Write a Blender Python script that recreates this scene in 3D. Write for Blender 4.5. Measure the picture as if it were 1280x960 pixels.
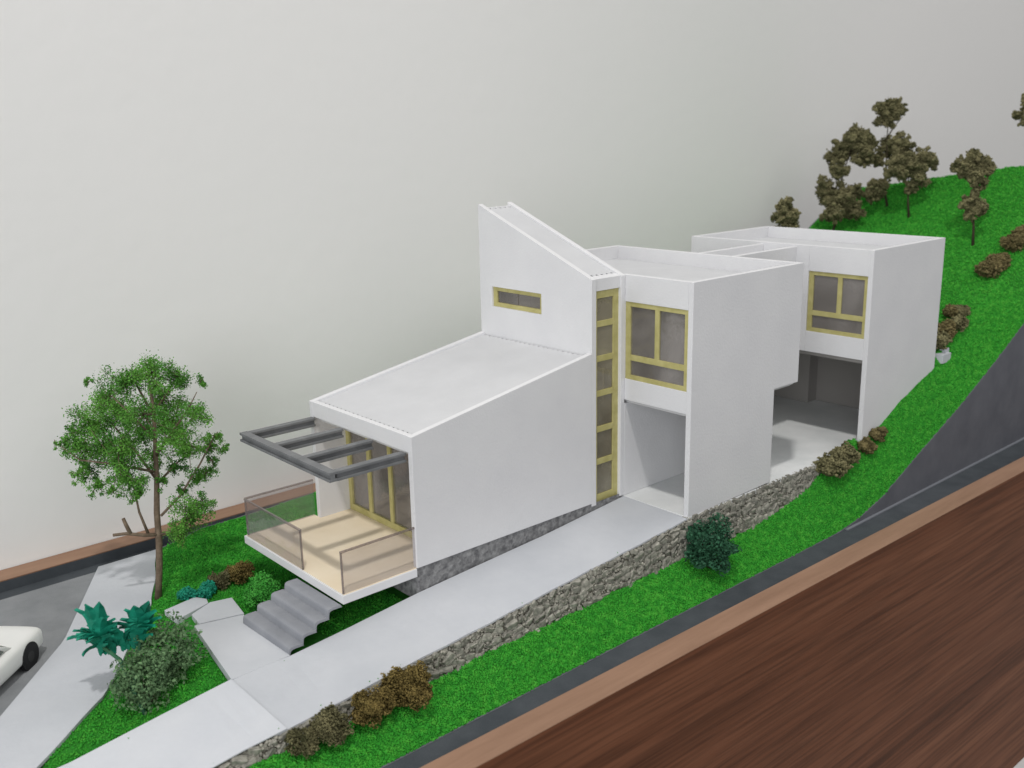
import bpy, bmesh, math, random
import numpy as np
from mathutils import Vector, Matrix

# ------------------------------------------------------------------ units
U = 0.004                       # one drawing unit of the model = 4 mm
scene = bpy.context.scene
for o in list(bpy.data.objects):
    bpy.data.objects.remove(o)
COL = scene.collection

# ------------------------------------------------------------------ camera
CR = np.array([[0.7492560785, -0.6619459138, -0.0210460428],
               [-0.1796370803, -0.1725389049, -0.9684837870],
               [0.6374526243, 0.7294230141, -0.2481858545]])   # rows: right, down, forward
CO = np.array([-62.4398, -89.3771, 50.3035])
CF = 1226.436
cam_d = bpy.data.cameras.new('camera')
cam = bpy.data.objects.new('camera', cam_d)
COL.objects.link(cam)
M = Matrix.Identity(4)
for i in range(3):
    M[i][0] = CR[0][i]; M[i][1] = -CR[1][i]; M[i][2] = -CR[2][i]; M[i][3] = CO[i] * U
cam.matrix_world = M
cam_d.sensor_width = 36
cam_d.lens = CF / 1280 * 36
cam_d.clip_start = 0.01
cam_d.clip_end = 50
cam_d.dof.use_dof = True; cam_d.dof.focus_distance = 124 * U; cam_d.dof.aperture_fstop = 17   # small phone lens
scene.camera = cam

# ------------------------------------------------------------------ world and lamps (indoor photograph)
w = bpy.data.worlds.new('World'); scene.world = w; w.use_nodes = True
bg = w.node_tree.nodes['Background']
bg.inputs[0].default_value = (0.95, 0.98, 1.0, 1)
bg.inputs[1].default_value = 0.19

def area(name, loc, target, size, power, col, shape='DISK', size_y=None):
    l = bpy.data.lights.new(name, 'AREA'); l.shape = shape; l.size = size
    if size_y: l.size_y = size_y
    l.energy = power; l.color = col
    o = bpy.data.objects.new(name, l); COL.objects.link(o)
    o.location = loc
    d = Vector(target) - Vector(loc)
    o.rotation_euler = d.to_track_quat('-Z', 'Y').to_euler()
    return o
# ceiling lamp, found from the pergola and carport shadows
area('ceiling_lamp', (-110 * U, -120 * U, 414 * U), (30 * U, 10 * U, 0), 0.10, 13.5, (1.0, 0.975, 0.94))
# broad light from the left, inferred from the bright left-facing walls
area('left_light', (-1.5, -0.9, 0.5), (0.15, 0.1, 0.05), 1.3, 17, (0.96, 0.975, 1.0), 'RECTANGLE', 1.1)

# second fill, added high on the right to brighten that end of the wall
# wide soft fill added in front to lift the wall behind the house
area('front_fill', (0.0, -1.75, 1.35), (0.15, 0.2, 0.12), 1.9, 7.5, (1.0, 0.975, 0.95))
area('right_wall_fill', (1.5, -0.5, 1.7), (0.95, 0.21, 0.4), 1.6, 11.5, (1.0, 0.985, 0.965))

vs = scene.view_settings
vs.view_transform = 'Standard'; vs.look = 'None'; vs.exposure = -0.08; vs.gamma = 1
vs.use_curve_mapping = False

# ------------------------------------------------------------------ pixel helpers
def pray(u, v):
    return CR.T @ np.array([(u - 640) / CF, (v - 480) / CF, 1.0])
def at_depth(u, v, d):
    return CO + pray(u, v) * d
def depth_of(p):
    return float(CR[2] @ (np.array(p, float) - CO))

# ------------------------------------------------------------------ materials
def new_mat(name):
    m = bpy.data.materials.new(name); m.use_nodes = True
    return m, m.node_tree, m.node_tree.nodes['Principled BSDF']
def mat(name, c1, c2=None, scale=100, rough=0.7, bump=0.0, bscale=None, detail=6, stretch=None,
        spec=0.3, objrand=0.0, bdist=0.0004, c3=None, metallic=0.0, rgh2=None):
    m, nt, b = new_mat(name)
    N, L = nt.nodes, nt.links
    b.inputs['Roughness'].default_value = rough
    b.inputs['Specular IOR Level'].default_value = spec
    b.inputs['Metallic'].default_value = metallic
    tc = N.new('ShaderNodeTexCoord'); mp = N.new('ShaderNodeMapping')
    L.new(tc.outputs['Object'], mp.inputs['Vector'])
    if stretch: mp.inputs['Scale'].default_value = stretch
    if c2 is None:
        b.inputs['Base Color'].default_value = (*c1, 1)
    else:
        n = N.new('ShaderNodeTexNoise'); n.inputs['Scale'].default_value = scale
        n.inputs['Detail'].default_value = detail; n.inputs['Roughness'].default_value = 0.6
        L.new(mp.outputs[0], n.inputs['Vector'])
        r = N.new('ShaderNodeValToRGB')
        r.color_ramp.elements[0].position = 0.32; r.color_ramp.elements[1].position = 0.68
        r.color_ramp.elements[0].color = (*c1, 1); r.color_ramp.elements[1].color = (*c2, 1)
        if c3:
            e = r.color_ramp.elements.new(0.5); e.color = (*c3, 1)
        L.new(n.outputs['Fac'], r.inputs[0])
        out = r.outputs[0]
        if objrand:
            oi = N.new('ShaderNodeObjectInfo'); mr = N.new('ShaderNodeMapRange')
            mr.inputs['To Min'].default_value = 1 - objrand; mr.inputs['To Max'].default_value = 1 + objrand
            L.new(oi.outputs['Random'], mr.inputs[0])
            hs = N.new('ShaderNodeHueSaturation'); L.new(mr.outputs[0], hs.inputs['Value']); L.new(out, hs.inputs['Color'])
            out = hs.outputs[0]
        L.new(out, b.inputs['Base Color'])
        if rgh2:
            mr2 = N.new('ShaderNodeMapRange'); mr2.inputs['To Min'].default_value = rough; mr2.inputs['To Max'].default_value = rgh2
            L.new(n.outputs['Fac'], mr2.inputs[0]); L.new(mr2.outputs[0], b.inputs['Roughness'])
    if bump:
        n2 = N.new('ShaderNodeTexNoise'); n2.inputs['Scale'].default_value = bscale or scale
        n2.inputs['Detail'].default_value = 8
        L.new(mp.outputs[0], n2.inputs['Vector'])
        bp = N.new('ShaderNodeBump'); bp.inputs['Strength'].default_value = bump; bp.inputs['Distance'].default_value = bdist
        L.new(n2.outputs['Fac'], bp.inputs['Height']); L.new(bp.outputs[0], b.inputs['Normal'])
    return m

WHITE = mat('white_board', (0.685, 0.685, 0.70), (0.72, 0.72, 0.73), 40, 0.78, 0.32, 800, spec=0.2)
ROOF = mat('roof_sheet', (0.555, 0.56, 0.575), (0.595, 0.60, 0.615), 50, 0.7, 0.2, 700, spec=0.2)
PAPER = mat('paving_card', (0.47, 0.49, 0.525), (0.57, 0.585, 0.615), 15, 0.85, 0.35, 420, spec=0.15)
PAPER2 = mat('paving_card_pale', (0.54, 0.56, 0.60), (0.61, 0.625, 0.655), 18, 0.85, 0.35, 420, spec=0.15)
SLABM = mat('slab_card', (0.64, 0.66, 0.66), (0.76, 0.77, 0.77), 35, 0.85, 0.35, 420, spec=0.15)
CREAM = mat('cream_floor', (0.80, 0.68, 0.50), (0.86, 0.75, 0.58), 40, 0.6, 0.1, 500)
GOLD = mat('gold_frame', (0.40, 0.36, 0.135), (0.52, 0.475, 0.21), 160, 0.55, 0.1, 600, spec=0.3)
BEAM = mat('grey_beam', (0.135, 0.14, 0.145), (0.20, 0.205, 0.21), 120, 0.6, 0.2, 700)
STEP = mat('step_card', (0.235, 0.245, 0.27), (0.30, 0.31, 0.335), 60, 0.85, 0.25, 500, spec=0.15)
PANEL = mat('grey_paint_lit', (0.115, 0.118, 0.135), (0.15, 0.153, 0.172), 40, 0.85, 0.3, 900, spec=0.2)  # same grey paint as the base, its brighter lighting put into the colour
BASEG = mat('grey_paint_shaded', (0.05, 0.058, 0.066), (0.075, 0.084, 0.094), 50, 0.85, 0.3, 900, spec=0.2)  # same grey paint, darkened in colour for the shade behind the rim
ASPH = mat('road_grey', (0.20, 0.21, 0.22), (0.27, 0.28, 0.29), 45, 0.9, 0.5, 1500, spec=0.2)
SOIL = mat('painted_ground', (0.02, 0.15, 0.015), (0.04, 0.24, 0.03), 160, 0.95, 0.8, 700, spec=0.1)
GRASS = mat('turf_flock', (0.030, 0.25, 0.027), (0.095, 0.43, 0.05), 300, 0.9, spec=0.1, c3=(0.048, 0.34, 0.034))
FOUND = mat('foundation_stone', (0.11, 0.11, 0.115), (0.31, 0.31, 0.31), 330, 0.85, 1.0, 330, bdist=0.0012)
STONE = mat('rubble_stone', (0.15, 0.147, 0.128), (0.40, 0.385, 0.33), 520, 0.85, 1.0, 520, objrand=0.22, bdist=0.0006)
CHIP = mat('stone_chip', (0.13, 0.127, 0.105), (0.44, 0.42, 0.36), 200, 0.85, 0.8, 600, bdist=0.0006)
MORTAR = mat('wall_backing', (0.11, 0.105, 0.085), (0.24, 0.23, 0.18), 300, 0.95, 0.8, 600)
FOAMD = mat('olive_foam', (0.045, 0.047, 0.021), (0.28, 0.255, 0.135), 150, 0.95, spec=0.1)
FOAMH = mat('hill_shrub_foam', (0.05, 0.044, 0.018), (0.25, 0.205, 0.095), 190, 0.95, spec=0.1)
FOAMB = mat('brown_foam', (0.055, 0.042, 0.012), (0.32, 0.24, 0.085), 190, 0.95, spec=0.1)
LEAF = mat('leaf_green', (0.03, 0.14, 0.018), (0.16, 0.40, 0.06), 70, 0.8, spec=0.2)
LEAFL = mat('lime_moss', (0.035, 0.25, 0.03), (0.10, 0.43, 0.07), 200, 0.9, spec=0.15)
DKBUSH = mat('dark_bush', (0.010, 0.050, 0.026), (0.04, 0.15, 0.075), 200, 0.75, spec=0.3)
SHRUB = mat('grey_green_shrub', (0.035, 0.085, 0.035), (0.18, 0.31, 0.14), 260, 0.8, spec=0.3)
TEAL = mat('teal_leaf', (0.003, 0.14, 0.085), (0.01, 0.30, 0.19), 150, 0.6, 0.15, 500)
BARK = mat('twig_bark', (0.10, 0.072, 0.048), (0.20, 0.15, 0.105), 300, 0.85, 0.5, 500)
BARKD = mat('dark_bark', (0.03, 0.025, 0.015), (0.06, 0.045, 0.025), 300, 0.9)
CARW = mat('car_white', (0.72, 0.73, 0.71), (0.78, 0.78, 0.76), 30, 0.35, spec=0.5)
BLACK = mat('black_plastic', (0.010, 0.010, 0.011), None, rough=0.6)
HUB = mat('wheel_hub_dark', (0.025, 0.025, 0.025), None, rough=0.5)
CHROME = mat('wheel_hub', (0.35, 0.35, 0.36), None, rough=0.35, metallic=0.8)
CARGL = mat('car_glass', (0.10, 0.12, 0.10), None, rough=0.1, spec=0.6)
LAMP = mat('headlight', (0.55, 0.55, 0.55), None, rough=0.15, spec=0.7)
TABLE = mat('pale_tabletop', (0.62, 0.62, 0.62), (0.70, 0.70, 0.70), 20, 0.5)
EDGE = mat('board_edge', (0.25, 0.145, 0.092), (0.33, 0.198, 0.13), 120, 0.6, 0.2, 300, stretch=(0.12, 1, 1))
CEIL = mat('ceiling_card', (0.62, 0.62, 0.62), None, rough=0.9)
INNER = mat('interior_shade_grey', (0.31, 0.295, 0.28), None, rough=0.9)  # interior card, darkened to put the far carport's shade into its colour

def wallmat():
    m, nt, b = new_mat('room_wall_paint')
    N, L = nt.nodes, nt.links
    tc = N.new('ShaderNodeTexCoord')
    n = N.new('ShaderNodeTexNoise'); n.inputs['Scale'].default_value = 2.2; n.inputs['Detail'].default_value = 4
    L.new(tc.outputs['Object'], n.inputs['Vector'])
    r = N.new('ShaderNodeValToRGB')
    r.color_ramp.elements[0].position = 0.3; r.color_ramp.elements[1].position = 0.7
    r.color_ramp.elements[0].color = (0.80, 0.795, 0.78, 1); r.color_ramp.elements[1].color = (0.83, 0.82, 0.805, 1)
    L.new(n.outputs['Fac'], r.inputs[0]); L.new(r.outputs[0], b.inputs['Base Color'])
    n2 = N.new('ShaderNodeTexNoise'); n2.inputs['Scale'].default_value = 90; n2.inputs['Detail'].default_value = 6
    L.new(tc.outputs['Object'], n2.inputs['Vector'])
    bp = N.new('ShaderNodeBump'); bp.inputs['Strength'].default_value = 0.12; bp.inputs['Distance'].default_value = 0.002
    L.new(n2.outputs['Fac'], bp.inputs['Height']); L.new(bp.outputs[0], b.inputs['Normal'])
    b.inputs['Roughness'].default_value = 0.8; b.inputs['Specular IOR Level'].default_value = 0.2
    return m
WALLM = wallmat()

def woodmat():
    m, nt, b = new_mat('dark_wood_laminate')
    N, L = nt.nodes, nt.links
    tc = N.new('ShaderNodeTexCoord'); mp = N.new('ShaderNodeMapping')
    mp.inputs['Scale'].default_value = (0.8, 9, 30)
    L.new(tc.outputs['Object'], mp.inputs['Vector'])
    n = N.new('ShaderNodeTexNoise'); n.inputs['Scale'].default_value = 1.6; n.inputs['Detail'].default_value = 9
    n.inputs['Roughness'].default_value = 0.62; n.inputs['Distortion'].default_value = 0.5
    L.new(mp.outputs[0], n.inputs['Vector'])
    r = N.new('ShaderNodeValToRGB')
    e = r.color_ramp.elements
    e[0].position = 0.28; e[0].color = (0.070, 0.027, 0.013, 1)
    e[1].position = 0.72; e[1].color = (0.235, 0.100, 0.053, 1)
    k = e.new(0.47); k.color = (0.155, 0.060, 0.030, 1)
    L.new(n.outputs['Fac'], r.inputs[0])
    mp2 = N.new('ShaderNodeMapping'); mp2.inputs['Scale'].default_value = (14, 60, 420)
    L.new(tc.outputs['Object'], mp2.inputs['Vector'])
    n2 = N.new('ShaderNodeTexNoise'); n2.inputs['Scale'].default_value = 1.0; n2.inputs['Detail'].default_value = 5
    L.new(mp2.outputs[0], n2.inputs['Vector'])
    mx = N.new('ShaderNodeMix'); mx.data_type = 'RGBA'; mx.blend_type = 'MULTIPLY'; mx.inputs['Factor'].default_value = 0.8
    r2 = N.new('ShaderNodeValToRGB'); r2.color_ramp.elements[0].position = 0.35; r2.color_ramp.elements[0].color = (0.5, 0.5, 0.5, 1)
    r2.color_ramp.elements[1].position = 0.6
    L.new(n2.outputs['Fac'], r2.inputs[0])
    L.new(r.outputs[0], mx.inputs['A']); L.new(r2.outputs[0], mx.inputs['B'])
    L.new(mx.outputs['Result'], b.inputs['Base Color'])
    b.inputs['Roughness'].default_value = 0.5; b.inputs['Specular IOR Level'].default_value = 0.08
    return m
WOOD = woodmat()

def glassmat(name, tint, gloss, rough=0.04, haze=0.0, hazecol=(0.5, 0.48, 0.45), sheen_blotch=0.0):
    m = bpy.data.materials.new(name); m.use_nodes = True
    nt = m.node_tree; N, L = nt.nodes, nt.links; N.clear()
    out = N.new('ShaderNodeOutputMaterial')
    tr = N.new('ShaderNodeBsdfTransparent'); tr.inputs[0].default_value = (*tint, 1)
    df = N.new('ShaderNodeBsdfDiffuse'); df.inputs[0].default_value = (*hazecol, 1)
    gl = N.new('ShaderNodeBsdfGlossy'); gl.inputs['Roughness'].default_value = rough
    tc = N.new('ShaderNodeTexCoord'); nz = N.new('ShaderNodeTexNoise'); nz.inputs['Scale'].default_value = 70
    nz.inputs['Detail'].default_value = 3
    L.new(tc.outputs['Object'], nz.inputs['Vector'])
    bp = N.new('ShaderNodeBump'); bp.inputs['Strength'].default_value = 0.25; bp.inputs['Distance'].default_value = 0.002
    L.new(nz.outputs['Fac'], bp.inputs['Height']); L.new(bp.outputs[0], gl.inputs['Normal'])
    m1 = N.new('ShaderNodeMixShader')
    sm = N.new('ShaderNodeTexNoise'); sm.inputs['Scale'].default_value = 22; sm.inputs['Detail'].default_value = 5; sm.inputs['Distortion'].default_value = 0.8  # diffuse blotches paint cloudy reflections into the panes
    L.new(tc.outputs['Object'], sm.inputs['Vector'])
    mrs = N.new('ShaderNodeMapRange'); mrs.inputs['From Min'].default_value = 0.35; mrs.inputs['From Max'].default_value = 0.7
    mrs.inputs['To Min'].default_value = haze * (1 - sheen_blotch); mrs.inputs['To Max'].default_value = haze * (1 + 1.6 * sheen_blotch)
    L.new(sm.outputs['Fac'], mrs.inputs[0]); L.new(mrs.outputs[0], m1.inputs[0])
    L.new(tr.outputs[0], m1.inputs[1]); L.new(df.outputs[0], m1.inputs[2])
    fr = N.new('ShaderNodeFresnel'); fr.inputs[0].default_value = 1.45
    ml = N.new('ShaderNodeMath'); ml.operation = 'MULTIPLY'; ml.inputs[1].default_value = gloss; ml.use_clamp = True
    L.new(fr.outputs[0], ml.inputs[0])
    ge = N.new('ShaderNodeNewGeometry'); iv = N.new('ShaderNodeMath'); iv.operation = 'SUBTRACT'; iv.inputs[0].default_value = 1.0
    L.new(ge.outputs['Backfacing'], iv.inputs[1])
    mb = N.new('ShaderNodeMath'); mb.operation = 'MULTIPLY'; L.new(ml.outputs[0], mb.inputs[0]); L.new(iv.outputs[0], mb.inputs[1])
    m2 = N.new('ShaderNodeMixShader'); L.new(mb.outputs[0], m2.inputs[0])
    L.new(m1.outputs[0], m2.inputs[1]); L.new(gl.outputs[0], m2.inputs[2]); L.new(m2.outputs[0], out.inputs[0])
    return m
RAIL = glassmat('acetate_railing', (0.90, 0.89, 0.90), 0.9, 0.05, 0.085, (0.50, 0.47, 0.47), 0.2)
RAILE = glassmat('acetate_edge', (0.70, 0.66, 0.65), 1.0, 0.1, 0.30, (0.36, 0.32, 0.31))  # darker tint paints in the refraction along the sheet edges
PANE = glassmat('window_acetate', (0.80, 0.77, 0.72), 1.6, 0.09, 0.24, (0.44, 0.415, 0.40), 0.55)
PANEH = glassmat('hazy_acetate', (0.80, 0.76, 0.68), 1.6, 0.12, 0.42, (0.40, 0.37, 0.28), 0.5)

# ------------------------------------------------------------------ mesh helpers
ORG = {}
def tag(o, label=None, cat=None, group=None, kind=None):
    if label: o['label'] = label
    if cat: o['category'] = cat
    if group: o['group'] = group
    if kind: o['kind'] = kind
    return o
def empty(name, loc, label, cat, group=None):
    o = bpy.data.objects.new(name, None); COL.objects.link(o)
    o.empty_display_size = 0.01
    o.location = Vector(loc) * U
    ORG[o] = np.array(loc, float)
    return tag(o, label, cat, group)
def link(name, me, m, parent=None, org=None):
    o = bpy.data.objects.new(name, me); COL.objects.link(o)
    if m: me.materials.append(m)
    if parent is not None:
        o.parent = parent; ORG[o] = ORG[parent]
    else:
        ORG[o] = np.zeros(3) if org is None else np.array(org, float)
        o.location = Vector(ORG[o]) * U
    return o
def from_bm(name, bm, m, parent=None, org=None, smooth=False):
    og = ORG[parent] if parent is not None else (np.zeros(3) if org is None else np.array(org, float))
    bmesh.ops.recalc_face_normals(bm, faces=bm.faces[:])
    for v in bm.verts: v.co = (v.co - Vector(og)) * U
    me = bpy.data.meshes.new(name); bm.to_mesh(me); bm.free()
    if smooth: me.polygons.foreach_set('use_smooth', [True] * len(me.polygons))
    return link(name, me, m, parent, org)
def add_prism(bm, pts0, pts1, bev=0.0):
    """two matching rings of 3D points -> closed prism"""
    a = [bm.verts.new(p) for p in pts0]; b = [bm.verts.new(p) for p in pts1]
    n = len(a); fs = [bm.faces.new(a[::-1]), bm.faces.new(b)]
    for i in range(n): fs.append(bm.faces.new((a[i], a[(i + 1) % n], b[(i + 1) % n], b[i])))
    if bev > 0:
        bmesh.ops.recalc_face_normals(bm, faces=fs)
        es = list({e for f in fs for e in f.edges})
        bmesh.ops.bevel(bm, geom=es, offset=bev, segments=2, profile=0.5, affect='EDGES')
def add_box(bm, x0, x1, y0, y1, z0, z1, bev=0.0):
    add_prism(bm, [(x0, y0, z0), (x1, y0, z0), (x1, y1, z0), (x0, y1, z0)],
              [(x0, y0, z1), (x1, y0, z1), (x1, y1, z1), (x0, y1, z1)], bev)
def box(name, x0, x1, y0, y1, z0, z1, m, parent=None, bev=0.05, org=None):
    bm = bmesh.new(); add_box(bm, x0, x1, y0, y1, z0, z1, bev)
    return from_bm(name, bm, m, parent, org)
def boxes(name, lst, m, parent=None, bev=0.04):
    bm = bmesh.new()
    for b in lst: add_box(bm, *b, bev)
    return from_bm(name, bm, m, parent)
def wall_xz(name, poly, y0, y1, m, parent, bev=0.06):
    bm = bmesh.new(); add_prism(bm, [(x, y0, z) for x, z in poly], [(x, y1, z) for x, z in poly], bev)
    return from_bm(name, bm, m, parent)
def wall_yz(name, poly, x0, x1, m, parent, bev=0.06):
    bm = bmesh.new(); add_prism(bm, [(x0, y, z) for y, z in poly], [(x1, y, z) for y, z in poly], bev)
    return from_bm(name, bm, m, parent)
def add_tube(bm, pts, rad, seg=7):
    rings = []
    for i, p in enumerate(pts):
        p = Vector(p)
        d = (Vector(pts[min(i + 1, len(pts) - 1)]) - Vector(pts[max(i - 1, 0)])).normalized()
        s = d.cross(Vector((0.31, 0.9, 0.2))).normalized(); t = d.cross(s)
        rings.append([bm.verts.new(p + (s * math.cos(2 * math.pi * k / seg) + t * math.sin(2 * math.pi * k / seg)) * rad[i]) for k in range(seg)])
    for a, b in zip(rings, rings[1:]):
        for k in range(seg): bm.faces.new((a[k], a[(k + 1) % seg], b[(k + 1) % seg], b[k]))
    bm.faces.new(rings[0][::-1]); bm.faces.new(rings[-1])
def np_mesh(name, V, F):
    """V (n,3) units, F (m,k)"""
    me = bpy.data.meshes.new(name)
    k = F.shape[1]
    me.vertices.add(len(V)); me.vertices.foreach_set('co', (V * U).astype(np.float32).ravel())
    me.loops.add(F.size); me.loops.foreach_set('vertex_index', F.astype(np.int32).ravel())
    me.polygons.add(len(F)); me.polygons.foreach_set('loop_start', np.arange(0, F.size, k, dtype=np.int32))
    me.polygons.foreach_set('loop_total', np.full(len(F), k, np.int32))
    me.update(calc_edges=True)
    return me
TET = (np.array([[1, 1, 1], [-1, -1, 1], [-1, 1, -1], [1, -1, -1]]) / 1.5, np.array([[0, 1, 2], [0, 3, 1], [0, 2, 3], [1, 3, 2]]))
OCT = (np.array([[1, 0, 0], [-1, 0, 0], [0, 1, 0], [0, -1, 0], [0, 0, 1], [0, 0, -1]], float),
       np.array([[0, 2, 4], [2, 1, 4], [1, 3, 4], [3, 0, 4], [2, 0, 5], [1, 2, 5], [3, 1, 5], [0, 3, 5]]))
LEA = (np.array([[-1, 0, 0], [0, .55, .18], [1, 0, -.1], [0, -.55, .12]]), np.array([[0, 3, 1], [1, 3, 2]]))
BLA = (np.array([[-.22, 0, -.6], [.22, 0, -.6], [0.1, .1, 1.3]]), np.array([[0, 1, 2]]))
def crumbs(P, S, rng, base=TET, tilt=None):
    n = len(P)
    q = rng.normal(size=(n, 4))
    if tilt is not None:
        a = rng.uniform(0, 2 * math.pi, n)
        q = np.stack([np.cos(a / 2), rng.normal(0, tilt, n), rng.normal(0, tilt, n), np.sin(a / 2)], 1)
    q /= np.linalg.norm(q, axis=1)[:, None]
    w_, x, y, z = q.T
    Rm = np.stack([1 - 2 * (y * y + z * z), 2 * (x * y - z * w_), 2 * (x * z + y * w_),
                   2 * (x * y + z * w_), 1 - 2 * (x * x + z * z), 2 * (y * z - x * w_),
                   2 * (x * z - y * w_), 2 * (y * z + x * w_), 1 - 2 * (x * x + y * y)], 1).reshape(n, 3, 3)
    B, Fb = base
    jit = B[None] * rng.uniform(0.6, 1.35, (n, len(B), 1))
    V = np.einsum('nij,nkj->nki', Rm, jit) * S[:, None, None] + P[:, None]
    F = (Fb[None] + (np.arange(n) * len(B))[:, None, None]).reshape(-1, Fb.shape[1])
    return V.reshape(-1, 3), F
def crumb_obj(name, P, S, rng, m, parent=None, base=TET, tilt=None):
    V, F = crumbs(P, S, rng, base, tilt)
    og = ORG[parent] if parent is not None else np.zeros(3)
    return link(name, np_mesh(name, V - og, F), m, parent)

# ------------------------------------------------------------------ room: wall and table
TBL = -71.0                       # table level under the display box
YB0, YB1 = 49.6, 53.4             # back board
YF1 = -21.4                       # inner side of the front board at its left end
XL, XR = -66.0, 170.0
ZR, ZF = -7.4, -9.0               # rim height, base floor
bm = bmesh.new(); add_box(bm, -420, 900, YB1 + 0.15, YB1 + 4, TBL - 2, 420)
tag(from_bm('wall', bm, WALLM), kind='structure')
bm = bmesh.new(); add_box(bm, -120, 330, -95, YB1 + 0.1, TBL - 6, TBL, 0.2)
tag(from_bm('tabletop', bm, TABLE), kind='structure')

# ------------------------------------------------------------------ display box
dbx = empty('display_box', (50, 15, TBL), 'deep dark wood-grain display box with a bare brown rim carrying the model', 'display box')
def fin(x): return -22.55 - 0.0155 * (x + 13)
def fout(x): return -26.05 - 0.0135 * (x + 13)
bm = bmesh.new(); q = lambda z: [(XL, fout(XL), z), (XR, fout(XR), z), (XR, fin(XR), z), (XL, fin(XL), z)]
add_prism(bm, q(TBL), q(ZR - .12), 0.04); fb = from_bm('board', bm, WOOD, dbx)
bm = bmesh.new(); add_prism(bm, q(ZR - .115), q(ZR), 0.03); from_bm('edge_strip', bm, EDGE, fb)
def board(x0, x1, y0, y1):
    p = box('board', x0, x1, y0, y1, TBL, ZR - 0.12, WOOD, dbx, 0.05)
    box('edge_strip', x0, x1, y0, y1, ZR - 0.115, ZR, EDGE, p, 0.03)
board(XL, XR, YB0, YB1)
board(XL, XL + 3.75, YF1 + 0.02, YB0 - 0.02); board(XR - 3.75, XR, YF1 + 0.02, YB0 - 0.02)
bm = bmesh.new(); q2 = lambda z: [(XL + 3.77, fin(XL) + .02, z), (XR - 3.77, fin(XR) + .02, z), (XR - 3.77, YB0 - .02, z), (XL + 3.77, YB0 - .02, z)]
add_prism(bm, q2(ZF - 2), q2(ZF)); from_bm('base_panel', bm, BASEG, dbx)
for a, b_, c, d in ((XL + 3.8, XR - 3.8, YB0 - 0.16, YB0 - 0.02),):
    box('inner_lining', a, b_, c, d, ZF + 0.01, ZR - 0.15, BASEG, dbx, 0)

# ------------------------------------------------------------------ levels of the site
def tab(*kv):
    k = np.array(kv, float).reshape(-1, 2); return lambda x: np.interp(x, k[:, 0], k[:, 1])
T_FE = tab(-70, -8.95, 64, -8.95, 70, -8.3, 77, -6.6, 89, -1.7, 102, 3.4, 117, 10.25, 126, 14.8, 145, 24, 165, 33)
T_FI = tab(-70, -8.2, -45, -7.9, -38, -7.3, -29, -6.75, -20, -6.8, -7.6, -6.7, 2, -6.25, 15, -6.3, 26, -5.85, 49, -6.05, 62, -4.35, 68, -2.2, 74, 0, 78, 1.7,
           84, 3.4, 91, 6.6, 101, 9.8, 110, 13.5, 121, 18.5, 135, 24.5, 150, 31, 165, 40)
T_HB = tab(-70, -7.2, -45, -7.1, -34, -6.7, -22, -5.95, -16, -5.65, 0, -5.5, 20, -4.5, 40, -2.5, 60, 0, 80, 4, 101, 10.5, 121, 18.5, 139, 26, 150, 30.8, 165, 41)
T_DI = tab(-70, -7.05, -46, -7.0, -41, -6.9, -32, -5.8, -24.3, -4.95, -17.5, -4.75, -10.5, -4.2, 0, -3.2, 9.6, -2.6, 20.8, -1.95, 36.5, -0.6)
T_DN = tab(-70, -7.1, -46, -7.0, -41, -6.6, -29.2, -5.3, -20, -4.83, -11, -3.97, 1.1, -3.22, 15.8, -2.1, 26.8, -1.38, 36.5, -0.66)
T_DNY = tab(-70, -11.65, 36.5, -11.68)
T_SWR = tab(-19, -66, -12, -58, 1.3, -43.7, 9.4, -34.5, 26.7, -22.4, 43.2, -15)      # sidewalk edge toward the garden, x of y
T_SWL = tab(-19, -71, 0, -55, 13.0, -43.7, 24.9, -33.65, 43.2, -23.3)                # sidewalk edge toward the road
def sstep(x, a, b):
    t = np.clip((x - a) / (b - a), 0, 1); return t * t * (3 - 2 * t)
def lumps(x, y):
    return (0.16 * np.sin(x * 0.9 + 1.3 * np.sin(y * 0.7)) * np.sin(y * 1.1 + 0.6 * np.sin(x * 0.5)) + 0.10 * np.sin(x * 2.3 + y * 1.7) * np.sin(y * 2.6 - x * 0.8))
def ground(x, y):
    x = np.asarray(x, float); y = np.asarray(y, float)
    t = np.clip((y + 18) / 5.4, 0, 1)
    front = T_FE(x) * (1 - t) + T_FI(x) * t
    back = T_HB(x) - sstep(x, 120, 165) * np.clip(y, -12, 45) / 37 * 5.6
    # garden falls to the sidewalk
    d = (x - T_SWR(y)) * 0.75
    back = np.where(x < 10, np.where(d < -0.6, -7.9, -6.95 + (back + 6.95) * np.clip(d / 5, 0, 1)), back)
    # strip under the driveway
    drv = np.minimum(T_DI(x), T_DN(x)) - 0.75
    k = np.clip((y - 0.0) / 3.0, 0, 1)
    inner = np.where((x < 36) & (y < 3) & (x > -50), drv * (1 - k) + back * k, back)
    inner = np.where((x > 0.3) & (x < 36.5) & (y > 0.4) & (y < 23), np.minimum(inner, -3.6), inner)
    inner = np.where((x >= 36) & (x < 78) & (y < 23.5), -1.7, inner)
    inside3 = (x >= 77.5) & (x < 101.2) & (y > -12.8) & (y < 21.6)
    # beside the drive and slabs the front bank ends at the retaining wall
    yw = np.where(x < 77.5, -11.5, -12.8)
    hillx = sstep(x, 101.2, 106)
    z = np.where(y <= yw, front, np.where(x < 101.2, inner, inner))
    mix = np.clip((y + 13) / 6, 0, 1)
    z = np.where(x >= 101.2, front * (1 - mix) + back * mix, z)
    z = np.where(inside3, -1.7, z)
    z = z + np.where((x > 40) & (z > 3), 0.5, 0.5) * lumps(x, y) * np.clip((y + 18) / 2, 0, 1)
    return z
xs = np.unique(np.concatenate([np.arange(-62, 165.9, 0.8), [77.2, 77.8, 101.0, 101.3, 165.5]]))
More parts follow.
